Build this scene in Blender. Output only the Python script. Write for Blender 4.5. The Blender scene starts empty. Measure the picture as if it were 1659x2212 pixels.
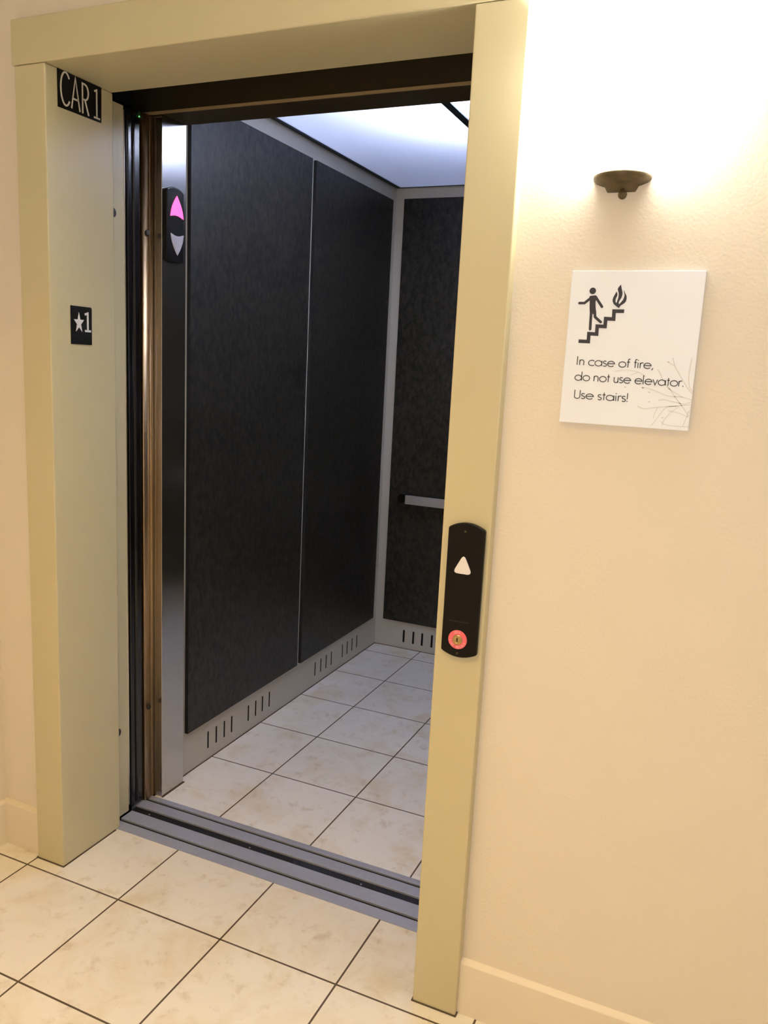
import bpy, bmesh, math, random
from mathutils import Vector, Matrix

random.seed(7)
S = bpy.context.scene
COL = S.collection

# ------------------------------------------------------------------ camera
CAM_POS = (1.62428, -1.56829, 1.45908)
ROWS = ((0.91276953, 0.40549174, 0.0492771),
        (-0.11703951, 0.14404529, 0.98262542),
        (-0.39134835, 0.90267791, -0.1789387))
cd = bpy.data.cameras.new('camera')
cam = bpy.data.objects.new('camera', cd)
COL.objects.link(cam)
m = Matrix.Identity(4)
for i in range(3):
    m[i][0] = ROWS[0][i]; m[i][1] = ROWS[1][i]; m[i][2] = -ROWS[2][i]; m[i][3] = CAM_POS[i]
cam.matrix_world = m
cd.sensor_fit = 'VERTICAL'; cd.sensor_height = 24.0; cd.sensor_width = 18.0
cd.lens = 1742.73 / 2212 * 24.0
cd.clip_start = 0.02; cd.clip_end = 50
S.camera = cam

# ------------------------------------------------------------------ view, world, lights
S.view_settings.view_transform = 'Standard'
S.view_settings.look = 'None'
S.view_settings.exposure = 0.0
S.view_settings.gamma = 1.0
S.view_settings.use_curve_mapping = False
w = bpy.data.worlds.new('world'); S.world = w; w.use_nodes = True
w.node_tree.nodes['Background'].inputs[0].default_value = (1.0, 0.75, 0.5, 1)
w.node_tree.nodes['Background'].inputs[1].default_value = 0.0


def area(name, loc, rot, size, energy, color, size_y=None):
    l = bpy.data.lights.new(name, 'AREA')
    l.energy = energy; l.color = color
    l.shape = 'RECTANGLE' if size_y else 'SQUARE'
    l.size = size
    if size_y: l.size_y = size_y
    o = bpy.data.objects.new(name, l); COL.objects.link(o)
    o.location = loc; o.rotation_euler = rot
    return o


def point(name, loc, energy, color, r=0.03):
    l = bpy.data.lights.new(name, 'POINT')
    l.energy = energy; l.color = color; l.shadow_soft_size = r
    o = bpy.data.objects.new(name, l); COL.objects.link(o); o.location = loc
    return o


LOBBY = (1.0, 0.62, 0.16)
lamp = area('lobby_lamp_light', (0.8, -1.35, 2.64), (0, 0, 0), 0.7, 15.0, LOBBY)
lamp.data.spread = math.radians(115)
point('camera_flash_light', (1.60, -1.58, 1.40), 21.0, (0.93, 0.95, 1.03), 0.015)
SCONCE = (1.0, 0.97, 0.90)
SHADE_STRENGTH = 36.0
BULB_W = 120.0
CAR_COOL = (0.96, 0.96, 1.0)

# ------------------------------------------------------------------ helpers


def link(name, bm, mat, parent=None, smooth=False, bevel=0, seg=2, norm=True):
    me = bpy.data.meshes.new(name)
    if norm:
        bmesh.ops.recalc_face_normals(bm, faces=bm.faces[:])
    bm.to_mesh(me); bm.free()
    mats = mat if isinstance(mat, (list, tuple)) else [mat]
    for x in mats: me.materials.append(x)
    o = bpy.data.objects.new(name, me); COL.objects.link(o)
    if smooth:
        for p in me.polygons: p.use_smooth = True
    if bevel:
        b = o.modifiers.new('bevel', 'BEVEL'); b.width = bevel; b.segments = seg
        b.limit_method = 'ANGLE'; b.angle_limit = math.radians(40)
    if parent is not None:
        o.parent = parent
        o.matrix_parent_inverse = Matrix.Translation(parent.location).inverted()
    return o


def box(bm, x0, x1, y0, y1, z0, z1, mi=0):
    v = [bm.verts.new((x, y, z)) for x in (x0, x1) for y in (y0, y1) for z in (z0, z1)]
    for f in ((0, 1, 3, 2), (4, 6, 7, 5), (0, 4, 5, 1), (2, 3, 7, 6), (0, 2, 6, 4), (1, 5, 7, 3)):
        fc = bm.faces.new([v[i] for i in f]); fc.material_index = mi


def boxes(name, lst, mat, parent=None, bevel=0, seg=2):
    bm = bmesh.new()
    for b in lst: box(bm, *b)
    return link(name, bm, mat, parent, bevel=bevel, seg=seg)


def thing(name, loc, label, cat, group=None):
    o = bpy.data.objects.new(name, None); COL.objects.link(o)
    o.location = loc; o.empty_display_size = 0.05
    o['label'] = label; o['category'] = cat
    if group: o['group'] = group
    return o


def tag(o, label, cat, group=None):
    o['label'] = label; o['category'] = cat
    if group: o['group'] = group
    return o


def struct(o):
    o['kind'] = 'structure'
    return o


# plane mappers: (a right, b up, h out of the surface) -> world
def on_front(y):
    return lambda a, b, h: (a, y - h, b)


def on_reveal(x):
    return lambda a, b, h: (x + h, a, b)


def prism(bm, pts, h0, h1, M, mi=0):
    n = len(pts)
    lo = [bm.verts.new(M(a, b, h0)) for a, b in pts]
    hi = [bm.verts.new(M(a, b, h1)) for a, b in pts]
    fs = [bm.faces.new(hi), bm.faces.new(lo[::-1])]
    for i in range(n):
        j = (i + 1) % n
        fs.append(bm.faces.new((lo[i], lo[j], hi[j], hi[i])))
    for f in fs: f.material_index = mi
    return fs


def circle(cx, cy, r, n=28, ry=None):
    return [(cx + r * math.cos(2 * math.pi * i / n), cy + (ry or r) * math.sin(2 * math.pi * i / n)) for i in range(n)]


def ribbon_outline(pts, wd, cap='flat'):
    """outline of a stroke of width wd along pts (mitred)"""
    P = [Vector(p) for p in pts]
    n = len(P); L = []; R = []
    for i in range(n):
        d0 = (P[i] - P[i - 1]).normalized() if i > 0 else None
        d1 = (P[i + 1] - P[i]).normalized() if i < n - 1 else None
        if d0 is None: t = d1; k = 1
        elif d1 is None: t = d0; k = 1
        else:
            t = (d0 + d1)
            t = t.normalized() if t.length > 1e-6 else d0
            k = 1 / max(0.45, t.dot(d0))
        nn = Vector((-t.y, t.x)) * (wd / 2 * k)
        L.append(P[i] + nn); R.append(P[i] - nn)
    out = [tuple(p) for p in R]
    if cap == 'round':
        c = P[-1]; d = (P[-1] - P[-2]).normalized(); a0 = math.atan2(d.y, d.x) - math.pi / 2
        out += [(c.x + wd / 2 * math.cos(a0 + math.pi * k / 8), c.y + wd / 2 * math.sin(a0 + math.pi * k / 8)) for k in range(1, 8)]
    out += [tuple(p) for p in L[::-1]]
    if cap == 'round':
        c = P[0]; d = (P[0] - P[1]).normalized(); a0 = math.atan2(d.y, d.x) - math.pi / 2
        out += [(c.x + wd / 2 * math.cos(a0 + math.pi * k / 8), c.y + wd / 2 * math.sin(a0 + math.pi * k / 8)) for k in range(1, 8)]
    return out


def stroke(bm, pts, wd, M, h0=0, h1=0.0005, cap='flat', closed=False):
    if closed:
        P = [Vector(p) for p in pts]; n = len(P); rings = []
        for i in range(n):
            d0 = (P[i] - P[i - 1]).normalized(); d1 = (P[(i + 1) % n] - P[i]).normalized()
            t = (d0 + d1).normalized(); nn = Vector((-t.y, t.x)) * wd / 2
            a = P[i] + nn; b = P[i] - nn
            rings.append([bm.verts.new(M(a.x, a.y, h)) for h in (h0, h1)] + [bm.verts.new(M(b.x, b.y, h)) for h in (h1, h0)])
        for i in range(n):
            A = rings[i]; B = rings[(i + 1) % n]
            for k in range(4):
                bm.faces.new((A[k], A[(k + 1) % 4], B[(k + 1) % 4], B[k]))
    else:
        prism(bm, ribbon_outline(pts, wd, cap), h0, h1, M)


def arc(cx, cy, r, a0, a1, n=14, ry=None):
    ry = ry or r
    return [(cx + r * math.cos(math.radians(a0 + (a1 - a0) * i / n)), cy + ry * math.sin(math.radians(a0 + (a1 - a0) * i / n))) for i in range(n + 1)]


# thin geometric sans letters, cap height 1, x height .62
XH = 0.62
_r = XH / 2
GLYPH = {
    'I': ([[(.06, 0), (.06, 1)]], .24),
    'U': ([[(.05, 1), (.05, .28)] + arc(.28, .23, .23, 180, 360, 14)[0:] + [(.51, 1)]], .62),
    'n': ([[(.05, 0), (.05, XH)], [(.05, .36)] + arc(.235, .40, .185, 170, 0, 10, .22) + [(.42, 0)]], .53),
    'c': ([arc(_r + .02, _r, _r, 48, 312, 18)], .58),
    'a': ([('o', _r + .02, _r, _r), [(XH + .02, 0), (XH + .02, XH)]], .75),
    's': ([arc(.16, XH - .15, .135, 35, 250, 10, .15) + arc(.16, .155, .15, 75, -150, 10, .155)], .38),
    'e': ([[(.03, _r + .02), (XH + .01, _r + .02)] + arc(_r + .02, _r, _r, 4, 320, 18)], .70),
    'o': ([('o', _r + .02, _r, _r)], .70),
    'f': ([[(.13, 0), (.13, .83)] + arc(.25, .85, .12, 180, 70, 6), [(.02, XH), (.27, XH)]], .32),
    'i': ([[(.05, 0), (.05, XH)], ('d', .05, .86, .06)], .20),
    'r': ([[(.05, 0), (.05, XH)], [(.05, .36)] + arc(.22, .42, .17, 165, 60, 7, .2)], .34),
    'd': ([('o', _r + .02, _r, _r), [(XH + .02, 0), (XH + .02, 1.05)]], .75),
    't': ([[(.13, 0), (.13, .88)], [(.01, XH), (.25, XH)]], .30),
    'u': ([[(.05, XH), (.05, .22)] + arc(.23, .20, .18, 180, 350, 10, .2) + [(.41, .25)], [(.41, 0), (.41, XH)]], .53),
    'l': ([[(.05, 0), (.05, 1.05)]], .19),
    'v': ([[(.01, XH), (.21, 0), (.41, XH)]], .46),
    ',': ([[(.12, .08), (.03, -.16)]], .24),
    '.': ([('d', .07, .05, .065)], .2),
    '!': ([[(.06, .28), (.06, 1)], ('d', .06, .05, .065)], .2),
    ' ': ([], .30),
    'F': ([[(.05, 0), (.05, .97), (.45, .97)], [(.05, .52), (.40, .52)]], .55),
    'R': ([[(.05, 0), (.05, .97), (.28, .97)] + arc(.30, .74, .22, 80, -90, 8, .23) + [(.05, .51)], [(.28, .5), (.5, 0)]], .6),
    'E': ([[(.45, .97), (.05, .97), (.05, .03), (.45, .03)], [(.05, .52), (.40, .52)]], .55),
    'C': ([arc(.36, .5, .32, 50, 310, 14, .48)], .66),
    'A': ([[(.02, 0), (.29, 1), (.56, 0)], [(.12, .33), (.46, .33)]], .62),
    'L': ([[(.05, 1), (.05, .03), (.42, .03)]], .5),
    'O': ([arc(.36, .5, .33, 90, 449, 18, .48)], .75),
    'N': ([[(.05, 0), (.05, 1), (.5, 0), (.5, 1)]], .6),
}


def text_mesh(bm, s, x, base, cap, width, lw, M, h1=0.0005, slope=0.0):
    adv = sum(GLYPH[c][1] for c in s)
    k = width / adv if width else cap
    cx = x
    for c in s:
        st, a = GLYPH[c]
        for q in st:
            T = lambda p: (cx + p[0] * k, base + p[1] * cap + slope * (cx + p[0] * k - x))
            if isinstance(q, tuple) and q[0] == 'o':
                stroke(bm, [T(p) for p in circle(q[1], q[2], q[3], 28)], lw, M, 0, h1, closed=True)
            elif isinstance(q, tuple) and q[0] == 'd':
                X, Y = T((q[1], q[2])); prism(bm, circle(X, Y, q[3] * cap, 12), 0, h1, M)
            else:
                stroke(bm, [T(p) for p in q], lw, M, 0, h1)
        cx += a * k


def lathe(bm, prof, c, axis='z', n=32, a0=0, a1=360, sx=1, sy=1):
    rings = []
    full = abs(a1 - a0 - 360) < 1e-6
    cnt = n if full else n + 1
    for r, t in prof:
        ring = []
        for i in range(cnt):
            a = math.radians(a0 + (a1 - a0) * i / n)
            p = (r * math.cos(a) * sx, r * math.sin(a) * sy)
            if axis == 'z': q = (c[0] + p[0], c[1] + p[1], c[2] + t)
            elif axis == 'y': q = (c[0] + p[0], c[1] + t, c[2] + p[1])
            else: q = (c[0] + t, c[1] + p[0], c[2] + p[1])
            ring.append(bm.verts.new(q))
        rings.append(ring)
    for A, B in zip(rings, rings[1:]):
        for i in range(n):
            j = (i + 1) % cnt
            try: bm.faces.new((A[i], A[j], B[j], B[i]))
            except ValueError: pass
    return rings


# ------------------------------------------------------------------ materials
def new_mat(name):
    mt = bpy.data.materials.new(name); mt.use_nodes = True
    nt = mt.node_tree
    return mt, nt, nt.nodes['Principled BSDF'], nt.links.new


def basic(name, col, rough=0.5, metal=0.0, spec=0.5, noise=0.0, nscale=30, bump=0.0, bscale=200, coat=0.0):
    mt, nt, b, L = new_mat(name)
    b.inputs['Base Color'].default_value = (*col, 1)
    b.inputs['Roughness'].default_value = rough
    b.inputs['Metallic'].default_value = metal
    b.inputs['Specular IOR Level'].default_value = spec
    b.inputs['Coat Weight'].default_value = coat
    tc = nt.nodes.new('ShaderNodeTexCoord')
    if noise:
        n = nt.nodes.new('ShaderNodeTexNoise'); n.inputs['Scale'].default_value = nscale; n.inputs['Detail'].default_value = 4
        L(tc.outputs['Object'], n.inputs['Vector'])
        mx = nt.nodes.new('ShaderNodeMix'); mx.data_type = 'RGBA'
        mx.inputs['A'].default_value = (*[c * (1 - noise) for c in col], 1)
        mx.inputs['B'].default_value = (*[min(1, c * (1 + noise)) for c in col], 1)
        L(n.outputs['Fac'], mx.inputs['Factor']); L(mx.outputs['Result'], b.inputs['Base Color'])
    if bump:
        n2 = nt.nodes.new('ShaderNodeTexNoise'); n2.inputs['Scale'].default_value = bscale; n2.inputs['Detail'].default_value = 2
        L(tc.outputs['Object'], n2.inputs['Vector'])
        bp = nt.nodes.new('ShaderNodeBump'); bp.inputs['Strength'].default_value = bump; bp.inputs['Distance'].default_value = 0.002
        L(n2.outputs['Fac'], bp.inputs['Height']); L(bp.outputs['Normal'], b.inputs['Normal'])
    return mt


def emit(name, col, strength, base=(0.8, 0.8, 0.8)):
    mt, nt, b, L = new_mat(name)
    b.inputs['Base Color'].default_value = (*base, 1)
    b.inputs['Emission Color'].default_value = (*col, 1)
    b.inputs['Emission Strength'].default_value = strength
    b.inputs['Roughness'].default_value = 0.4
    return mt


def brushed(name, col, rough, aniso=0.75, rot=0.0, scratch=0.12):
    mt, nt, b, L = new_mat(name)
    b.inputs['Metallic'].default_value = 1.0
    b.inputs['Anisotropic'].default_value = aniso
    b.inputs['Anisotropic Rotation'].default_value = rot
    tg = nt.nodes.new('ShaderNodeTangent'); tg.direction_type = 'RADIAL'; tg.axis = 'Z'
    L(tg.outputs['Tangent'], b.inputs['Tangent'])
    tc = nt.nodes.new('ShaderNodeTexCoord')
    mp = nt.nodes.new('ShaderNodeMapping'); mp.inputs['Scale'].default_value = (300, 300, 1.2)
    L(tc.outputs['Object'], mp.inputs['Vector'])
    n = nt.nodes.new('ShaderNodeTexNoise'); n.inputs['Scale'].default_value = 1.0; n.inputs['Detail'].default_value = 3
    L(mp.outputs['Vector'], n.inputs['Vector'])
    mx = nt.nodes.new('ShaderNodeMix'); mx.data_type = 'RGBA'
    mx.inputs['A'].default_value = (*[c * (1 - scratch) for c in col], 1)
    mx.inputs['B'].default_value = (*[min(1, c * (1 + scratch)) for c in col], 1)
    L(n.outputs['Fac'], mx.inputs['Factor']); L(mx.outputs['Result'], b.inputs['Base Color'])
    mr = nt.nodes.new('ShaderNodeMapRange')
    mr.inputs['To Min'].default_value = rough * 0.85; mr.inputs['To Max'].default_value = rough * 1.15
    L(n.outputs['Fac'], mr.inputs['Value']); L(mr.outputs['Result'], b.inputs['Roughness'])
    return mt


def tiles(name, ox, oy, size, c_a, c_b, stain, rough=0.35):
    mt, nt, b, L = new_mat(name)
    tc = nt.nodes.new('ShaderNodeTexCoord')
    mp = nt.nodes.new('ShaderNodeMapping'); mp.inputs['Location'].default_value = (-ox, -oy, 0)
    L(tc.outputs['Object'], mp.inputs['Vector'])
    br = nt.nodes.new('ShaderNodeTexBrick')
    br.offset = 0.0; br.squash = 1.0
    br.inputs['Scale'].default_value = 1.0
    br.inputs['Brick Width'].default_value = size; br.inputs['Row Height'].default_value = size
    br.inputs['Mortar Size'].default_value = 0.0027; br.inputs['Mortar Smooth'].default_value = 0.15
    br.inputs['Bias'].default_value = 0.0
    br.inputs['Color1'].default_value = (*c_a, 1); br.inputs['Color2'].default_value = (*c_b, 1)
    br.inputs['Mortar'].default_value = (0.10, 0.07, 0.042, 1)
    L(mp.outputs['Vector'], br.inputs['Vector'])

    def noise(sc, det, dist=0.0, rgh=0.5):
        n = nt.nodes.new('ShaderNodeTexNoise'); n.inputs['Scale'].default_value = sc
        n.inputs['Detail'].default_value = det; n.inputs['Distortion'].default_value = dist
        n.inputs['Roughness'].default_value = rgh
        L(tc.outputs['Object'], n.inputs['Vector']); return n

    def ramp(n, a, bb):
        r = nt.nodes.new('ShaderNodeMapRange'); r.interpolation_type = 'SMOOTHSTEP'
        r.inputs['From Min'].default_value = a; r.inputs['From Max'].default_value = bb
        L(n.outputs['Fac'], r.inputs['Value']); return r

    def mul(fac, colr, src, amt):
        mx = nt.nodes.new('ShaderNodeMix'); mx.data_type = 'RGBA'; mx.blend_type = 'MULTIPLY'
        mm = nt.nodes.new('ShaderNodeMath'); mm.operation = 'MULTIPLY'; mm.inputs[1].default_value = amt
        L(fac.outputs['Result'], mm.inputs[0]); L(mm.outputs[0], mx.inputs['Factor'])
        L(src, mx.inputs['A']); mx.inputs['B'].default_value = (*colr, 1)
        return mx.outputs['Result']
    c = br.outputs['Color']
    c = mul(ramp(noise(5.5, 6, 0.6, 0.6), 0.45, 0.75), stain, c, 0.8)
    c = mul(ramp(noise(16, 8, 0.3, 0.72), 0.52, 0.72), (0.72, 0.64, 0.51), c, 0.7)
    c = mul(ramp(noise(60, 5, 0.1, 0.6), 0.66, 0.78), (0.48, 0.40, 0.30), c, 0.8)
    L(c, b.inputs['Base Color'])
    b.inputs['Roughness'].default_value = rough
    b.inputs['Specular IOR Level'].default_value = 0.35
    bp = nt.nodes.new('ShaderNodeBump'); bp.inputs['Strength'].default_value = 0.25; bp.inputs['Distance'].default_value = 0.002
    bp.invert = True
    L(br.outputs['Fac'], bp.inputs['Height']); L(bp.outputs['Normal'], b.inputs['Normal'])
    return mt


def laminate(name):
    mt, nt, b, L = new_mat(name)
    tc = nt.nodes.new('ShaderNodeTexCoord')
    mp = nt.nodes.new('ShaderNodeMapping'); mp.inputs['Scale'].default_value = (1, 1, 0.6)
    L(tc.outputs['Object'], mp.inputs['Vector'])
    n = nt.nodes.new('ShaderNodeTexNoise'); n.inputs['Scale'].default_value = 55; n.inputs['Detail'].default_value = 5
    n.inputs['Roughness'].default_value = 0.65
    L(mp.outputs['Vector'], n.inputs['Vector'])
    cr = nt.nodes.new('ShaderNodeValToRGB')
    cr.color_ramp.elements[0].position = 0.36; cr.color_ramp.elements[0].color = (0.004, 0.0035, 0.003, 1)
    cr.color_ramp.elements[1].position = 0.68; cr.color_ramp.elements[1].color = (0.030, 0.026, 0.020, 1)
    L(n.outputs['Fac'], cr.inputs['Fac']); L(cr.outputs['Color'], b.inputs['Base Color'])
    b.inputs['Roughness'].default_value = 0.42
    b.inputs['Specular IOR Level'].default_value = 0.32
    return mt


WALL_C = (0.80, 0.72, 0.595)
FRAME_C = (0.60, 0.535, 0.33)
M_wall = basic('cream_wall_paint', WALL_C, 0.75, spec=0.25, noise=0.02, nscale=8, bump=0.25, bscale=170)
M_shaft = basic('shaft_shade_black', (0.02, 0.02, 0.02), 0.9)  # near-black colour puts the cavity's shade into the shaft walls
M_base = basic('cream_trim_paint', (0.82, 0.73, 0.58), 0.4, spec=0.4, noise=0.02, nscale=6)
M_frame = basic('tan_enamel_paint', FRAME_C, 0.34, spec=0.5, noise=0.03, nscale=5, bump=0.05, bscale=60)
M_ceil = basic('white_ceiling_paint', (0.8, 0.77, 0.7), 0.9)
M_floor = tiles('lobby_tile', -0.0986, -0.0382, 0.332, (0.80, 0.75, 0.635), (0.83, 0.785, 0.67), (0.86, 0.78, 0.62))
M_carfloor = tiles('car_tile', 0.2368, 0.7458 - 0.332 * 3, 0.332, (0.84, 0.81, 0.75), (0.87, 0.84, 0.79), (0.85, 0.74, 0.56), 0.3)
M_lam = laminate('dark_speckled_laminate')
M_lamedge = basic('black_panel_edge', (0.006, 0.006, 0.006), 0.5)
M_carwall = basic('grey_beige_metal', (0.53, 0.495, 0.425), 0.38, spec=0.5, noise=0.02, nscale=7)
M_black = basic('black_plastic', (0.005, 0.0045, 0.004), 0.3, spec=0.2, noise=0.1, nscale=40)
M_void = basic('hole_shade_black', (0.004, 0.004, 0.004), 0.9)  # near-black colour for the shade inside slots and keyhole
M_steel = brushed('brushed_steel', (0.56, 0.55, 0.53), 0.22, 0.75, 0.0)
M_warmsteel = brushed('warm_reflection_steel', (0.42, 0.29, 0.16), 0.38, 0.6, 0.25, 0.06)  # door steel, warm lobby reflection put into the brown tint
M_header = basic('dark_bronze_header', (0.065, 0.048, 0.024), 0.42, metal=0.6, noise=0.08, nscale=9)
M_sill = basic('grey_aluminium_sill', (0.40, 0.415, 0.485), 0.42, metal=0.3, noise=0.08, nscale=60)
M_groove = basic('groove_shade_black', (0.008, 0.008, 0.009), 0.7, spec=0.2)  # shade of the sill grooves and gap put into a near-black colour
M_darkstrip = basic('glossy_black_edge', (0.006, 0.006, 0.007), 0.16)
M_chrome = basic('polished_metal_edge', (0.55, 0.53, 0.50), 0.2, metal=1.0)
M_rubber = basic('black_rubber', (0.012, 0.010, 0.009), 0.6)
M_screw = basic('screw_metal', (0.45, 0.42, 0.36), 0.3, metal=1.0)
M_sign = basic('white_sign_board', (0.88, 0.92, 0.99), 0.45, spec=0.4)
M_ink = basic('charcoal_print', (0.035, 0.032, 0.04), 0.6)
M_ink2 = basic('grey_letter_print', (0.075, 0.075, 0.08), 0.6)
M_twig = basic('pale_grey_print', (0.72, 0.705, 0.70), 0.6)
M_plate = basic('black_sign_plate', (0.006, 0.0055, 0.005), 0.4, spec=0.2)
M_cream_letter = basic('cream_lettering', (0.72, 0.67, 0.58), 0.5)
M_white_letter = basic('white_lettering', (0.80, 0.79, 0.78), 0.5)
M_antique = basic('antique_bronze', (0.115, 0.085, 0.042), 0.5, metal=0.5, noise=0.65, nscale=70)
M_shade = emit('lit_frosted_glass', SCONCE, SHADE_STRENGTH, (0.9, 0.88, 0.84))
M_lip = basic('tan_metal_lip', (0.40, 0.29, 0.15), 0.4, metal=0.3)
M_brass = basic('brass', (0.52, 0.38, 0.18), 0.28, metal=1.0, noise=0.2, nscale=300)
M_redring = basic('red_ring_plastic', (0.84, 0.15, 0.18), 0.4)
M_ringtext = basic('pale_pink_print', (0.95, 0.50, 0.48), 0.5)
M_button = basic('pearl_white_button', (0.80, 0.77, 0.77), 0.35)
M_pink = emit('lit_pink_lens', (1.0, 0.10, 0.36), 1.55, (0.6, 0.1, 0.3))
M_lens = basic('pale_grey_lens', (0.52, 0.50, 0.54), 0.35)
M_green = emit('green_indicator_light', (0.25, 0.8, 0.3), 0.9, (0.1, 0.3, 0.1))
M_greenlens = basic('dark_green_lens', (0.02, 0.07, 0.02), 0.2)
M_rail = basic('satin_rail_metal', (0.50, 0.49, 0.49), 0.4, metal=0.6)
M_ceilgap = basic('dark_ceiling_gap', (0.012, 0.026, 0.040), 0.5)

mt, nt, b, L = new_mat('translucent_diffuser')
b.inputs['Base Color'].default_value = (0.55, 0.58, 0.70, 1)
b.inputs['Roughness'].default_value = 0.45
tr = nt.nodes.new('ShaderNodeBsdfTranslucent'); tr.inputs['Color'].default_value = (0.86, 0.90, 1.0, 1)
mxs = nt.nodes.new('ShaderNodeMixShader'); mxs.inputs[0].default_value = 0.6
L(b.outputs[0], mxs.inputs[1]); L(tr.outputs[0], mxs.inputs[2])
L(mxs.outputs[0], nt.nodes['Material Output'].inputs['Surface'])
M_diff = mt

# ------------------------------------------------------------------ dimensions
YW = 0.028                       # wall plane
OX1 = 1.079                      # clear opening 0 .. OX1
OZ = 2.132                       # opening height
JL, JR = -0.098, 1.184           # outer edges of the frame
HZ = 2.236                       # top of frame head
RD = 0.232                       # reveal depth
WX = -0.249                      # left side wall
LX1, LY0, LZ = 3.4, -3.0, 2.66   # lobby extents
CARL, CARR, CARB, CARZ = -0.027, 1.30, 2.20, 2.30

# ------------------------------------------------------------------ room
struct(boxes('floor', [(WX - 0.1, LX1, LY0, 0.22, -0.08, 0.0)], M_floor))
struct(boxes('ceiling', [(WX - 0.1, LX1, LY0, YW + 0.1, LZ, LZ + 0.06)], M_ceil))
T = 0.18
struct(boxes('wall_left', [(WX - 0.1, WX, LY0, YW + 0.15, 0, LZ)], M_wall))
struct(boxes('wall_back', [(WX - 0.1, LX1, LY0 - 0.1, LY0, 0, LZ)], M_wall))
struct(boxes('wall_right', [(LX1, LX1 + 0.1, LY0 - 0.1, YW + 0.15, 0, LZ)], M_wall))
# walls of the lift shaft around the car
struct(boxes('wall_shaft_back', [(-0.38, 1.70, 2.42, 2.52, -0.1, LZ + 0.06)], M_shaft))
struct(boxes('wall_shaft_left', [(-0.38, -0.28, YW + T, 2.42, -0.1, LZ + 0.06)], M_shaft))
struct(boxes('wall_shaft_right', [(1.60, 1.70, YW + T, 2.42, -0.1, LZ + 0.06)], M_shaft))
# front wall: one slab with the doorway cut out of it
bm = bmesh.new()
xs = [WX, JL + 0.03, JR - 0.03, LX1]; zs = [0, HZ - 0.03, LZ]
for i in range(3):
    for j in range(2):
        if i == 1 and j == 0: continue
        box(bm, xs[i], xs[i + 1], YW, YW + T, zs[j], zs[j + 1])
bmesh.ops.remove_doubles(bm, verts=bm.verts[:], dist=1e-5)
front = struct(link('wall_front', bm, M_wall))


def baseboard(name, p0, p1, h=0.128, t=0.015):
    """p0->p1 along the wall; board grows to the right-hand side of the direction"""
    d = (Vector(p1) - Vector(p0)).normalized(); n = Vector((d.y, -d.x, 0))
    prof = [(0, 0), (t, 0), (t, h), (t - 0.001, h + 0.0015), (0, h + 0.007)]
    bm = bmesh.new()
    A = [bm.verts.new(Vector(p0) + n * a + Vector((0, 0, z))) for a, z in prof]
    B = [bm.verts.new(Vector(p1) + n * a + Vector((0, 0, z))) for a, z in prof]
    for i in range(len(prof)):
        j = (i + 1) % len(prof); bm.faces.new((A[i], A[j], B[j], B[i]))
    bm.faces.new(A); bm.faces.new(B[::-1])
    return struct(link(name, bm, M_base))


baseboard('baseboard_front_right', (JR - 0.004, YW, 0), (LX1, YW, 0))
baseboard('baseboard_front_left', (WX, YW, 0), (JL + 0.004, YW, 0))
baseboard('baseboard_left', (WX, LY0, 0), (WX, YW - 0.0151, 0))

# ------------------------------------------------------------------ door frame
fr = thing('door_frame', (0.54, 0.1, 0), 'tan painted metal elevator door frame with deep reveals around the open doorway', 'door frame')
boxes('left_jamb', [(JL, 0.0, 0.0, RD, 0.0, OZ)], M_frame, fr, bevel=0.003)
boxes('right_jamb', [(OX1, JR, 0.0, RD, 0.0, OZ)], M_frame, fr, bevel=0.003)
# narrow raised caulk bead where jamb meets the wall
boxes('head', [(JL - 0.008, JR + 0.004, -0.0015, RD, OZ + 0.0008, HZ)], M_frame, fr, bevel=0.003)

J = 0.0025
M_joint = basic('dark_floor_joint', (0.085, 0.062, 0.04), 0.8)
for x0, x1 in ((JL, 0.0), (OX1, JR)):
    boxes('base_joint', [(x0 - J, x1 + J, -J, RD - 0.02, 0.0, 0.003)], M_joint, fr)

# ------------------------------------------------------------------ sills
ls = thing('landing_sill', (0.54, 0.27, 0), 'grey ribbed metal sill in front of the black gap at the doorway foot', 'sill')
SX0, SX1 = -0.03, 1.11
boxes('tread', [(SX0, SX1, 0.2185, 0.2570, -0.03, 0.0015), (SX0, SX1, 0.2690, 0.320, -0.03, 0.0015)], M_sill, ls)
boxes('guide_groove', [(SX0, SX1, 0.2570, 0.2690, -0.03, -0.004)], M_groove, ls)
gp = boxes('gap_shade_strip', [(-0.04, 1.11, 0.320, 0.351, -0.05, -0.004)], M_groove, ls)  # near-black strip stands in for the shade down the gap
for x in (0.028, 0.410, 0.786):
    bm = bmesh.new(); lathe(bm, [(0.0028, -0.0045), (0.0028, -0.0030), (0.0015, -0.0022), (0.0001, -0.0022)], (x, 0.3345, 0), n=12)
    link('screw', bm, M_screw, ls, smooth=True)

# ------------------------------------------------------------------ landing door (slid open to the left)
ld = thing('landing_door', (-0.25, 0.27, 0), 'tan painted landing door slid open behind the left jamb', 'door')
boxes('door_panel', [(-0.24, -0.035, RD + 0.002, 0.312, 0.004, 2.128)], M_frame, ld, bevel=0.002)
for z in (1.8374, 0.2941):
    bm = bmesh.new()
    lathe(bm, [(0.0001, 0.0), (0.013, 0.0), (0.013, 0.004), (0.009, 0.007), (0.0001, 0.008)], (-0.035, 0.262, z), axis='x', n=20)
    link('bumper', bm, M_rubber, ld, smooth=True)

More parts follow.
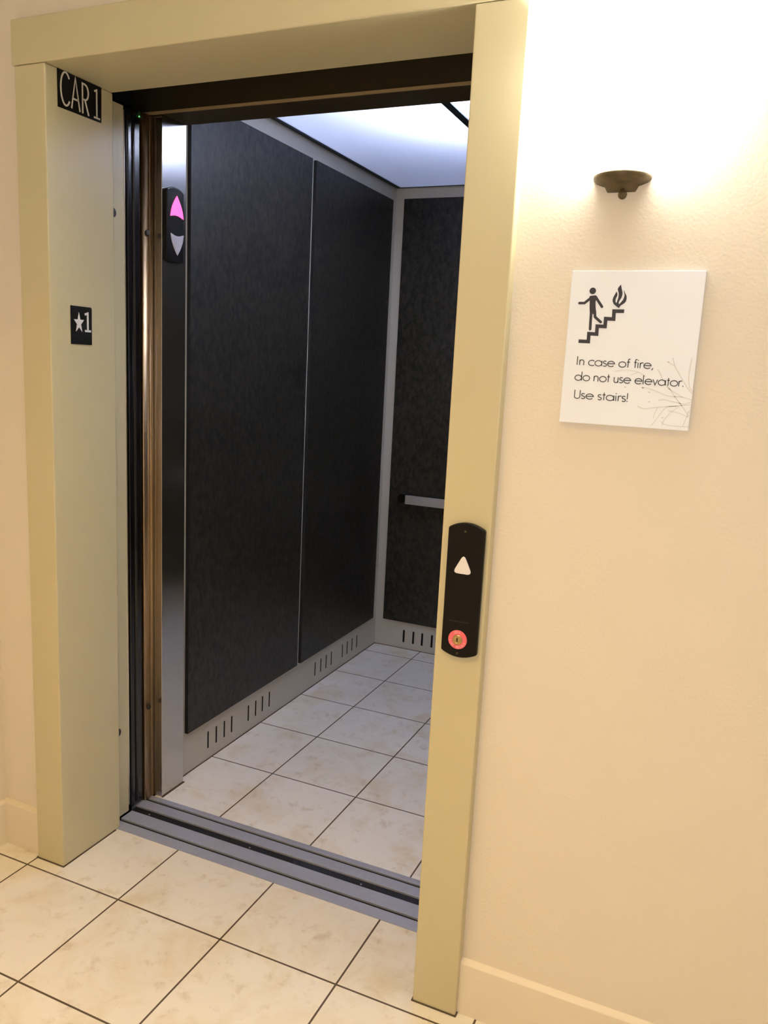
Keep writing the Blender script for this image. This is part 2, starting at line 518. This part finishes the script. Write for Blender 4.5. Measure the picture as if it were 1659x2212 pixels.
# ------------------------------------------------------------------ elevator car
car = thing('elevator_car', (0.6, 1.3, 0), 'open elevator car with dark speckled wall panels and a pale tiled floor', 'elevator')
boxes('car_floor', [(CARL, CARR, 0.425, CARB, -0.05, 0.0)], M_carfloor, car)
boxes('car_sill', [(-0.06, 1.10, 0.352, 0.3925, -0.05, 0.0012), (-0.06, 1.10, 0.4035, 0.425, -0.05, 0.0012)], M_sill, car, bevel=0.0008)
boxes('sill_groove', [(-0.06, 1.10, 0.3925, 0.4035, -0.05, -0.004)], M_groove, car)


def slotted_sheet(name, M, a0, a1, b1, slots, parent):
    """sheet a0..a1 x 0..b1 (outer face at depth 0, going back to -h) with recessed vent slots, shade painted black inside"""
    acuts = sorted({a0, a1} | {round(c + s, 5) for c, _, _, w_ in slots for s in (-w_ / 2, w_ / 2)})
    bset = sorted({0.0, b1} | {z for _, z0, z1, _ in slots for z in (z0, z1)})
    bm = bmesh.new(); dp = -0.018
    vs = {}

    def V(a, b_, h):
        k = (round(a, 5), round(b_, 5), h)
        if k not in vs: vs[k] = bm.verts.new(M(a, b_, h))
        return vs[k]

    def quad(p, mi):
        f = bm.faces.new([V(*q) for q in p]); f.material_index = mi
    for i in range(len(acuts) - 1):
        for j in range(len(bset) - 1):
            x0, x1, z0, z1 = acuts[i], acuts[i + 1], bset[j], bset[j + 1]
            cx, cz = (x0 + x1) / 2, (z0 + z1) / 2
            hole = any(abs(cx - c) < w_ / 2 and s0 < cz < s1 for c, s0, s1, w_ in slots)
            if not hole:
                quad([(x0, z0, 0), (x1, z0, 0), (x1, z1, 0), (x0, z1, 0)], 0)
            else:
                quad([(x0, z0, dp), (x1, z0, dp), (x1, z1, dp), (x0, z1, dp)], 1)
                for p, q in (((x0, z0), (x1, z0)), ((x1, z0), (x1, z1)), ((x1, z1), (x0, z1)), ((x0, z1), (x0, z0))):
                    quad([(*p, 0), (*q, 0), (*q, dp), (*p, dp)], 1)
    # back and rim make it a solid sheet
    hb = -0.03
    c = [(a0, 0), (a1, 0), (a1, b1), (a0, b1)]
    quad([(*p, hb) for p in c], 0)
    for i in range(4):
        p, q = c[i], c[(i + 1) % 4]
        f = bm.faces.new([bm.verts.new(M(*p, 0)), bm.verts.new(M(*q, 0)), bm.verts.new(M(*q, hb)), bm.verts.new(M(*p, hb))])
    return link(name, bm, [M_carwall, M_void], parent)


ls_y = [0.7236, 0.7745, 0.8255, 0.8742, 0.9890, 1.0420, 1.0920, 1.1441, 1.5371, 1.5930, 1.6450, 1.6972, 1.8138, 1.8660, 1.9210, 1.9755]
side = slotted_sheet('side_wall', on_reveal(CARL), 0.545, CARB, CARZ, [(y, 0.0425, 0.108, 0.0085) for y in ls_y], car)
bs_x = [0.1384, 0.1922, 0.2415, 0.2955, 0.45, 0.50, 0.55, 0.60]
back = slotted_sheet('back_wall', on_front(CARB), CARL, CARR, CARZ, [(x, 0.034, 0.1005, 0.0105) for x in bs_x], car)
boxes('opposite_wall', [(CARR, CARR + 0.03, 0.545, CARB, 0, CARZ)], M_carwall, car)


def panel(name, x0, x1, y0, y1, z0, z1, face):
    bm = bmesh.new(); box(bm, x0, x1, y0, y1, z0, z1)
    bm.normal_update()
    for f in bm.faces:
        f.material_index = 0 if f.normal.dot(Vector(face)) > 0.9 else 1
    o = link(name, bm, [M_lam, M_lamedge], car)
    return o


panel('wall_panel', CARL, -0.0135, 0.586, 1.346, 0.1585, 2.234, (1, 0, 0))
panel('wall_panel', CARL, -0.0135, 1.376, 2.138, 0.1585, 2.2345, (1, 0, 0))
panel('wall_panel', 0.0205, 1.26, 2.188, CARB, 0.1465, 2.2485, (0, -1, 0))
panel('wall_panel', CARR - 0.0135, CARR, 0.586, 2.138, 0.1585, 2.234, (-1, 0, 0))
boxes('floor_joint', [(CARL, CARL + 0.004, 0.546, CARB, 0.0, 0.0015), (CARL, CARR, CARB - 0.004, CARB, 0.0, 0.0015),
                      (-0.002, 0.004, 0.431, 0.548, 0.0, 0.002)], M_joint, car)
# front returns and the transom over the doorway
boxes('return_post', [(-0.10, 0.0, 0.431, 0.544, 0.0, 2.137)], M_steel, car, bevel=0.0015)
boxes('strike_post', [(OX1 + 0.015, CARR + 0.03, 0.431, 0.544, 0.0, 2.137)], M_steel, car, bevel=0.0015)
boxes('transom', [(-0.10, CARR + 0.03, 0.421, 0.546, 2.137, 2.60)], M_header, car, bevel=0.002)
boxes('transom_lip', [(-0.10, CARR + 0.03, 0.4165, 0.4225, 2.1335, 2.1405)], M_lip, car)
# ceiling: dark frame bars between lit diffusers, lamp box above
boxes('ceiling_frame', [(CARL - 0.02, -0.0065, 0.546, CARB + 0.02, CARZ, CARZ + 0.012),
                        (0.6185, 0.6480, 0.546, CARB - 0.006, CARZ - 0.001, CARZ + 0.012),
                        (1.272, CARR + 0.03, 0.546, CARB + 0.02, CARZ, CARZ + 0.012),
                        (-0.0065, 1.272, CARB - 0.005, CARB + 0.02, CARZ, CARZ + 0.012)], M_ceilgap, car)
for x0, x1 in ((-0.0065, 0.6185), (0.6480, 1.272)):
    boxes('diffuser_panel', [(x0, x1, 0.548, CARB - 0.005, CARZ + 0.003, CARZ + 0.008)], M_diff, car)
M_lampbox = basic('white_lamp_box', (0.85, 0.87, 0.9), 0.9)
CB = 0.30
bm = bmesh.new()
box(bm, CARL, CARR + 0.03, 0.546, CARB + 0.02, CARZ + CB, CARZ + CB + 0.02)
box(bm, CARL - 0.02, CARL, 0.546, CARB + 0.02, CARZ + 0.012, CARZ + CB)
box(bm, CARR + 0.01, CARR + 0.03, 0.546, CARB + 0.02, CARZ + 0.012, CARZ + CB)
box(bm, CARL, CARR + 0.01, CARB, CARB + 0.02, CARZ + 0.012, CARZ + CB)
link('lamp_box', bm, M_lampbox, car)
area('car_lamp_light', (0.80, 0.96, CARZ + 0.13), (0, 0, 0), 0.2, 128, CAR_COOL, 0.5)
area('car_fill_light', (0.64, 1.37, CARZ + CB - 0.01), (0, 0, 0), 1.24, 1, CAR_COOL, 1.6)  # broad fill added above the diffusers to lift their dim ends

# ------------------------------------------------------------------ car door (slid open to the left)
cdr = thing('inner_door', (-0.25, 0.4, 0), 'brown-tinted steel inner door edge standing between the black safety edge and steel post', 'door')


def leaf(y0, y1, xe, sag, z0=0.004, z1=2.13):
    """door leaf with a bullnosed leading edge"""
    n = 12; prof = [(-0.24, y1), (-0.24, y0)]
    for k in range(n + 1):
        t = k / n; u = 2 * t - 1
        prof.append((xe - sag * u * u, y0 + (y1 - y0) * t))
    bm = bmesh.new()
    lo = [bm.verts.new((x, y, z0)) for x, y in prof]; hi = [bm.verts.new((x, y, z1)) for x, y in prof]
    bm.faces.new(hi); bm.faces.new(lo[::-1])
    for k in range(len(prof)):
        q = (k + 1) % len(prof)
        f = bm.faces.new((lo[k], lo[q], hi[q], hi[k])); f.smooth = 2 <= k < len(prof) - 1
    return link('door_leaf', bm, M_warmsteel, cdr)


leaf(0.3845, 0.4165, -0.0290, 0.0040)
leaf(0.4185, 0.4305, -0.0300, 0.0030)
boxes('leaf_glint_strip', [(-0.0380, -0.0335, 0.4166, 0.4184, 0.006, 2.128)], M_chrome, cdr)  # bright strip added for the edge highlight between the leaves
for y, z in ((0.4005, 1.8056), (0.4005, 0.3279)):
    bm = bmesh.new()
    lathe(bm, [(0.0001, 0.0), (0.0085, 0.0), (0.0085, 0.003), (0.006, 0.005), (0.0001, 0.0055)], (-0.0292, y, z), axis='x', n=20)
    link('bumper', bm, M_rubber, cdr, smooth=True)
se = boxes('safety_edge', [(-0.12, -0.038, 0.3300, 0.383, 0.006, 2.13)], M_darkstrip, cdr, bevel=0.004, seg=3)
for y, r in ((0.3215, 0.0035), (0.3520, 0.0050)):
    bm = bmesh.new()
    lathe(bm, [(0.0001, 0.02), (r, 0.02), (r, 2.12), (0.0001, 2.12)], (-0.044 if y < 0.34 else -0.038, y, 0), n=14)
    link('edge_trim', bm, M_chrome if y < 0.34 else M_darkstrip, cdr, smooth=False)

# ------------------------------------------------------------------ green indicator in the header corner
gi = thing('indicator_light', (-0.038, 0.372, 2.128), 'tiny green triangular indicator light in the black corner under the header', 'indicator light')
bm = bmesh.new(); prism(bm, [(0.362, 2.112), (0.386, 2.112), (0.378, 2.130), (0.374, 2.130)], 0.0, 0.004, on_reveal(-0.038))
link('lens', bm, M_greenlens, gi)
bm = bmesh.new(); prism(bm, circle(0.374, 2.1165, 0.0022, 12), 0.004, 0.0055, on_reveal(-0.038))
link('glow_dot', bm, M_green, gi)

# ------------------------------------------------------------------ handrail at the back wall
hr = thing('handrail', (0.6, 2.16, 0.80), 'flat satin metal handrail with a black end mount on the back wall', 'handrail')
boxes('rail', [(0.130, 1.20, 2.134, 2.144, 0.779, 0.824)], M_rail, hr, bevel=0.0015)
bm = bmesh.new(); lathe(bm, [(0.0001, 2.136), (0.023, 2.136), (0.024, 2.140), (0.024, 2.1875), (0.0001, 2.1875)], (0.110, 0, 0.8045), axis='y', n=28)
link('end_mount', bm, M_black, hr, smooth=False)
for x in (0.62, 1.15):
    bm = bmesh.new(); lathe(bm, [(0.0001, 2.144), (0.014, 2.144), (0.014, 2.1875), (0.0001, 2.1875)], (x, 0, 0.80), axis='y', n=20)
    link('end_mount', bm, M_black, hr)

# ------------------------------------------------------------------ direction lantern on the steel post
dl = thing('direction_lantern', (0.0, 0.479, 1.84), 'black elevator direction lantern with a glowing pink up arrow on the steel post', 'lantern')
Mx = on_reveal(0.0)
c0, c1, zb, zt = 0.4385, 0.5195, 1.7335, 1.9345
out = [(c1, zb + 0.006)] + [(c1, zt - 0.004)]
out = []
for k in range(13):
    t = k / 12; a = c1 + (c0 - c1) * t; s = math.sin(math.pi * t)
    out.append((a, zt + 0.0125 * s ** 0.75))
for k in range(13):
    t = k / 12; a = c0 + (c1 - c0) * t; s = math.sin(math.pi * t)
    out.append((a, zb - 0.003 * s - 0.001 + 0.004 * (1 - s)))
bm = bmesh.new(); prism(bm, out, 0.0004, 0.012, Mx)
link('housing', bm, M_black, dl, bevel=0.004, seg=3)


def curve_tri(apex, bl, br_, sag, n=8, bulge=0.006):
    pts = []
    for k in range(n + 1):
        t = k / n; s = math.sin(math.pi * t)
        pts.append((bl[0] + (apex[0] - bl[0]) * t - bulge * s, bl[1] + (apex[1] - bl[1]) * t))
    for k in range(1, n + 1):
        t = k / n; s = math.sin(math.pi * t)
        pts.append((apex[0] + (br_[0] - apex[0]) * t + bulge * s, apex[1] + (br_[1] - apex[1]) * t))
    for k in range(1, n):
        t = k / n; s = math.sin(math.pi * t)
        pts.append((br_[0] + (bl[0] - br_[0]) * t, br_[1] + (bl[1] - br_[1]) * t + sag * s))
    return pts


bm = bmesh.new(); prism(bm, curve_tri((0.4835, 1.9235), (0.4535, 1.8615), (0.5145, 1.8605), 0.0055), 0.0105, 0.0145, Mx)
o = link('up_arrow', bm, M_pink, dl, bevel=0.001); o['label'] = 'glowing pink up arrow'
bm = bmesh.new(); prism(bm, curve_tri((0.4865, 1.7525), (0.4545, 1.8140), (0.5155, 1.8155), -0.0065), 0.0105, 0.0145, Mx)
o = link('down_arrow', bm, M_lens, dl, bevel=0.001); o['label'] = 'unlit pale grey down arrow'

# ------------------------------------------------------------------ CAR 1 plate
cs = thing('car_number_sign', (0, 0.113, 2.09), 'black plate reading CAR 1 in cream letters at the top of the left reveal', 'sign')
bm = bmesh.new(); prism(bm, [(0.0390, 2.0440), (0.1865, 2.0455), (0.1880, 2.1318), (0.0392, 2.1318)], 0, 0.0018, Mx)
link('plate', bm, M_plate, cs)
Mh = on_reveal(0.0018)
lw = 0.0042


def letter(name, strokes, mat, parent, M, wd):
    bm = bmesh.new()
    for s in strokes: stroke(bm, s, wd, M, 0, 0.0010)
    return link(name, bm, mat, parent)


letter('letter', [arc(0.0645, 2.0915, 0.0160, 42, 318, 20, 0.0385)], M_cream_letter, cs, Mh, lw)
letter('letter', [[(0.0830, 2.0525), (0.0970, 2.1265), (0.1110, 2.0515)], [(0.0872, 2.0765), (0.1068, 2.0758)]], M_cream_letter, cs, Mh, lw)
letter('letter', [[(0.1205, 2.0510), (0.1205, 2.1220), (0.1300, 2.1215)] + arc(0.1300, 2.1030, 0.0105, 85, -85, 8, 0.0180) + [(0.1205, 2.0845)],
                  [(0.1290, 2.0840), (0.1410, 2.0500)]], M_cream_letter, cs, Mh, lw)
letter('numeral', [[(0.1620, 2.1160), (0.1700, 2.1205), (0.1700, 2.0530)], [(0.1595, 2.0530), (0.1810, 2.0530)]], M_cream_letter, cs, Mh, lw)

# ------------------------------------------------------------------ floor plate with star and 1
fs = thing('floor_number_sign', (0, 0.104, 1.52), 'small black plate with a white star and numeral 1 on the left reveal', 'sign')
bm = bmesh.new(); prism(bm, [(0.0672, 1.4732), (0.1402, 1.4732), (0.1410, 1.5680), (0.1385, 1.5712), (0.0675, 1.5716)], 0, 0.0025, Mx)
link('plate', bm, M_plate, fs)
Mh = on_reveal(0.0025)
star = []
for k in range(10):
    a = math.pi / 2 + k * math.pi / 5
    r = 1.0 if k % 2 == 0 else 0.40
    star.append((0.0940 + 0.0185 * r * math.cos(a), 1.5285 + 0.0275 * r * math.sin(a)))
bm = bmesh.new(); prism(bm, star, 0, 0.001, Mh); link('star', bm, M_white_letter, fs)
letter('numeral', [[(0.1150, 1.5515), (0.1255, 1.5550), (0.1255, 1.5085)], [(0.1150, 1.5090), (0.1365, 1.5090)]], M_white_letter, fs, Mh, 0.0055)
for a, b_ in ((0.0955, 1.4925), (0.1105, 1.4925), (0.1105, 1.4875)):
    bm = bmesh.new(); prism(bm, circle(a, b_, 0.0012, 10), 0, 0.0008, Mh); link('braille_dot', bm, M_plate, fs)

# ------------------------------------------------------------------ hall call station on the right jamb
hc = thing('call_station', (1.136, 0, 1.0), 'black elevator call station with a white up button and red key ring', 'call station')
Mf = on_front(0.0)
a0, a1, z0, z1 = 1.0963, 1.1757, 0.8712, 1.1370
out = []
for k in range(15):
    t = k / 14; s = 1 - (2 * t - 1) ** 2
    out.append((a1 + (a0 - a1) * t, z1 + 0.0125 * s))
for k in range(15):
    t = k / 14; s = 1 - (2 * t - 1) ** 2
    out.append((a0 + (a1 - a0) * t, z0 - 0.0115 * s))
bm = bmesh.new(); prism(bm, out, 0, 0.012, Mf)
link('faceplate', bm, M_black, hc, bevel=0.0035, seg=3)


def round_poly(pts, r, n=6):
    out = []
    N = len(pts)
    for i in range(N):
        p = Vector(pts[i]); a = (Vector(pts[i - 1]) - p).normalized(); c = (Vector(pts[(i + 1) % N]) - p).normalized()
        for k in range(n + 1):
            t = k / n
            q0 = p + a * r; q1 = p + c * r
            q = q0 * (1 - t) ** 2 + p * 2 * t * (1 - t) + q1 * t ** 2
            out.append((q.x, q.y))
    return out


bm = bmesh.new(); prism(bm, round_poly([(1.1120, 1.0420), (1.1550, 1.0420), (1.1343, 1.0845)], 0.0125), 0.0115, 0.0150, Mf)
o = link('up_button', bm, M_button, hc, bevel=0.0012, seg=3); o['label'] = 'white rounded triangular up button'
KX, KZ = 1.1328, 0.8993
bm = bmesh.new(); lathe(bm, [(0.0105, -0.0118), (0.0105, -0.0138), (0.0200, -0.0138), (0.0206, -0.0130), (0.0206, -0.0118)], (KX, 0, KZ), axis='y', n=40)
ring = link('key_ring', bm, M_redring, hc); ring['label'] = 'red ring around the key switch'


def ring_text(s, ctr_deg, r, cap, step):
    bm = bmesh.new()
    n = len(s)
    bottom = math.sin(math.radians(ctr_deg)) < 0
    for i, ch in enumerate(s):
        if ch == ' ': continue
        off = (i - (n - 1) / 2) * step
        a = ctr_deg + (off if bottom else -off)
        ca, sa = math.cos(math.radians(a)), math.sin(math.radians(a))
        up = (-ca, -sa) if bottom else (ca, sa)
        rt = (up[1], -up[0])
        px, pz = KX + r * ca, KZ + r * sa
        g, wd = GLYPH[ch]
        for q in g:
            pts = [(px + rt[0] * (x - wd / 2) * cap + up[0] * (y - .5) * cap,
                    pz + rt[1] * (x - wd / 2) * cap + up[1] * (y - .5) * cap) for x, y in q]
            stroke(bm, pts, 0.0007, Mf, 0.0136, 0.0141)
    o = link('ring_lettering', bm, M_ringtext, ring)
    o.matrix_parent_inverse = Matrix.Translation(hc.location).inverted() @ ring.matrix_parent_inverse.inverted() if False else Matrix.Identity(4)
    return o


ring_text('OFF', 92, 0.0158, 0.0050, 17)
ring_text('FIRE RECALL', -92, 0.0160, 0.0050, 15)
bm = bmesh.new(); lathe(bm, [(0.0110, -0.0120), (0.0110, -0.0150), (0.0098, -0.0165), (0.0068, -0.0165), (0.0062, -0.0158), (0.0001, -0.0156)], (KX, 0, KZ), axis='y', n=36)
kc = link('key_cylinder', bm, M_brass, hc, smooth=False, bevel=0.0004); kc['label'] = 'brass key lock cylinder'
bm = bmesh.new(); prism(bm, [(KX - .0010, KZ - .0042), (KX + .0010, KZ - .0042), (KX + .0014, KZ + .0042), (KX - .0014, KZ + .0042)], 0.0153, 0.0160, Mf)
kh = link('keyhole', bm, M_void, kc); kh.matrix_parent_inverse = Matrix.Identity(4)
boxes('seam_strip', [(1.1095, 1.1540, -0.0123, -0.0115, 0.9381, 0.9391)], M_header, hc)
for z in (1.1312, 0.8690):
    bm = bmesh.new(); lathe(bm, [(0.0001, -0.0115), (0.0030, -0.0115), (0.0028, -0.0130), (0.0001, -0.0134)], (1.1336, 0, z), axis='y', n=16)
    link('screw', bm, M_header, hc, smooth=True)

# ------------------------------------------------------------------ fire sign
SGX, SGZ, SW, SH, ST = 1.2995, 1.652, 0.2375, 0.2845, 0.012
sg = thing('fire_sign', (SGX + SW / 2, YW, SGZ - SH / 2), 'white wall sign warning not to use the elevator in case of fire', 'sign')
boxes('board', [(SGX, SGX + SW, YW - ST, YW, SGZ - SH, SGZ)], M_sign, sg, bevel=0.0012)
Ms = lambda a, b_, h: (SGX + a / 1000, YW - ST - h, SGZ + b_ / 1000)
FLAME = [(91.9, -67.5), (93.2, -66.1), (94.3, -63.6), (96.9, -61.3), (100.8, -58.8), (103.7, -55.2), (104.6, -49.9), (103.8, -45.0), (100.8, -40.0), (98.5, -35.7), (97.9, -35.9), (99.5, -40.6), (100.2, -44.5), (99.5, -48.6), (98.2, -52.5), (95.3, -56.4), (92.8, -59.7), (91.7, -60.0), (90.8, -58.4), (91.3, -55.3), (93.2, -52.0), (95.2, -47.8), (96.2, -43.1), (96.0, -39.0), (94.4, -34.1), (92.9, -29.4), (91.9, -25.0), (90.2, -27.2), (87.7, -30.5), (86.9, -33.3), (87.7, -36.3), (89.2, -39.6), (89.7, -43.5), (89.5, -48.2), (88.5, -52.6), (87.5, -56.8), (86.3, -58.2), (85.3, -56.8), (84.7, -53.2), (85.2, -49.6), (86.8, -46.3), (87.3, -43.2), (86.4, -39.9), (85.1, -37.7), (84.0, -40.2), (82.1, -44.1), (80.3, -48.0), (79.3, -52.5), (80.0, -56.3), (82.0, -59.9), (85.1, -62.6), (88.9, -65.3)]
STAIR = [(23.6, -129.8), (42.0, -130.0), (41.7, -115.4), (56.1, -115.8), (55.9, -101.1), (70.3, -101.4), (70.2, -87.0), (84.6, -87.5), (84.1, -73.0), (102.2, -72.9)]
BRANCH = [[(237.3, -228.1), (220.1, -223.6), (196.0, -223.1), (176.7, -216.5), (159.1, -210.7), (148.7, -210.7)], [(237.3, -217.0), (227.3, -205.9), (214.3, -187.5), (202.2, -169.0), (196.9, -153.9)], [(237.3, -212.5), (230.7, -203.8), (227.7, -184.9), (228.4, -165.9), (229.6, -152.6)], [(237.3, -236.5), (220.0, -239.0), (194.4, -242.6), (170.4, -246.2), (155.5, -249.1), (143.6, -245.0)], [(234.8, -257.3), (224.0, -242.6), (211.4, -228.0), (196.5, -209.6), (183.7, -194.8), (177.9, -183.5), (172.4, -176.1)], [(212.7, -240.5), (194.6, -244.6), (183.2, -261.0), (171.9, -279.5)], [(216.5, -241.2), (203.0, -253.7), (193.4, -268.1), (190.7, -278.1)], [(234.9, -249.6), (230.2, -265.4), (226.9, -277.3)], [(237.3, -231.8), (225.1, -235.8), (206.4, -233.1), (189.4, -230.3), (180.2, -231.9)], [(153.2, -190.6), (139.1, -182.5), (117.8, -179.6), (94.9, -182.7)], [(235.0, -259.3), (217.8, -252.7), (198.9, -250.1)], [(202.2, -169.0), (189.5, -161.9)], [(220.1, -223.6), (204.4, -214.9), (190.5, -206.0)], [(236.9, -276.6), (216.7, -277.1), (196.1, -275.7), (188.0, -270.4)], [(237.3, -245.9), (232.4, -251.7)], [(179.7, -245.5), (175.3, -257.6), (174.3, -265.5)], [(139.1, -182.5), (126.3, -188.0)]]
BUD = [(163.6, -235.8), (161.8, -218.3), (118.0, -211.0), (189.9, -161.9), (149.2, -210.7), (190.1, -263.4)]


def smooth_line(pts, n=5):
    out = []
    P = [Vector(p) for p in pts]
    P = [2 * P[0] - P[1]] + P + [2 * P[-1] - P[-2]]
    for i in range(1, len(P) - 2):
        for k in range(n):
            t = k / n
            out.append(tuple(0.5 * ((2 * P[i]) + (P[i + 1] - P[i - 1]) * t + (2 * P[i - 1] - 5 * P[i] + 4 * P[i + 1] - P[i + 2]) * t * t
                                    + (3 * P[i] - P[i - 1] - 3 * P[i + 1] + P[i + 2]) * t ** 3)))
    out.append(tuple(P[-2]))
    return [(min(a, 237.3), b_) for a, b_ in out]


bm = bmesh.new()
for br_ in BRANCH:
    wd = 1.5 if len(br_) >= 5 else 1.1
    stroke(bm, smooth_line(br_), wd, Ms, 0, 0.0003)
for a, b_ in BUD: prism(bm, circle(a, b_, 2.0, 10, 1.3), 0, 0.0003, Ms)
link('branch_print', bm, M_twig, sg)
H1 = 0.0006
bm = bmesh.new(); stroke(bm, STAIR, 6.6, Ms, 0, H1); link('stairs_symbol', bm, M_ink, sg)
bm = bmesh.new(); prism(bm, FLAME, 0, H1, Ms); link('flame_symbol', bm, M_ink, sg)
bm = bmesh.new()
prism(bm, circle(41.5, -36.9, 6.0, 28), 0, H1, Ms)
prism(bm, [(37.0, -46.6), (39.0, -46.0), (46.5, -45.0), (48.4, -45.2), (50.4, -47.2), (50.6, -50.5), (48.9, -54.2), (48.7, -58), (49.6, -66), (51.2, -75.2), (46.0, -80.0), (45.3, -77.2), (44.8, -80.0), (39.6, -76.0), (38.4, -66), (37.6, -54.6), (35.8, -51.0)], 0, H1, Ms)
stroke(bm, [(18.8, -59.5), (28.3, -59.3), (41.5, -47.8)], 4.6, Ms, 0, H1 + 0.00002, 'round')
stroke(bm, [(47.9, -47.8), (61.2, -65.5)], 4.8, Ms, 0, H1 + 0.00003, 'round')
stroke(bm, [(42.2, -72.0), (43.1, -107.0)], 4.9, Ms, 0, H1 + 0.00004, 'round')
stroke(bm, [(48.7, -73.3), (50.3, -84.4), (61.5, -93.4)], 4.9, Ms, 0, H1 + 0.00005, 'round')
link('figure_symbol', bm, M_ink, sg)
for s, x, base, wd, sl in (('In case of fire,', 23.5, -174.2, 143.0, -0.008), ('do not use elevator.', 22.6, -203.2, 199.5, -0.008), ('Use stairs!', 24.0, -237.4, 103.0, -0.008)):
    bm = bmesh.new(); text_mesh(bm, s, x, base, 16.0, wd, 1.7, Ms, 0.0005, sl)
    link('lettering', bm, M_ink2, sg)

# ------------------------------------------------------------------ wall sconce
sx, sz = 1.3738, 1.8135
sc = thing('wall_sconce', (sx, YW, sz), 'bronze wall sconce with a round finial glowing white above the fire sign', 'wall lamp')
bm = bmesh.new()
R0 = 0.0525
lathe(bm, [(0.0001, -0.022), (0.024, -0.022), (0.026, -0.0205), (0.030, -0.0125), (0.036, -0.0105), (0.046, -0.0065), (0.0515, -0.001), (R0, 0.004), (0.0505, 0.0075), (0.047, 0.006), (0.0001, 0.004)],
      (sx, YW, sz), n=40, a0=180, a1=360)
link('bowl', bm, M_antique, sc, smooth=True)
bm = bmesh.new()
lathe(bm, [(0.0001, -0.0085), (0.004, -0.0072), (0.0068, -0.0045), (0.0082, 0.0), (0.0068, 0.0045), (0.004, 0.0072), (0.0035, 0.012), (0.0001, 0.012)],
      (sx + 0.006, YW - 0.022, sz - 0.0305), n=24)
link('finial', bm, M_antique, sc, smooth=True)
bm = bmesh.new()
lathe(bm, [(0.046, 0.006), (0.066, 0.020), (0.085, 0.045), (0.103, 0.085), (0.118, 0.130), (0.129, 0.185), (0.137, 0.250)],
      (sx, YW - 0.0015, sz), n=40, a0=180, a1=360, sy=0.72)
sh = link('glass_shade', bm, M_shade, sc, smooth=True)
sd = sh.modifiers.new('solid', 'SOLIDIFY'); sd.thickness = 0.004
point('sconce_bulb_light', (sx, YW - 0.045, sz + 0.145), BULB_W, SCONCE, 0.02)
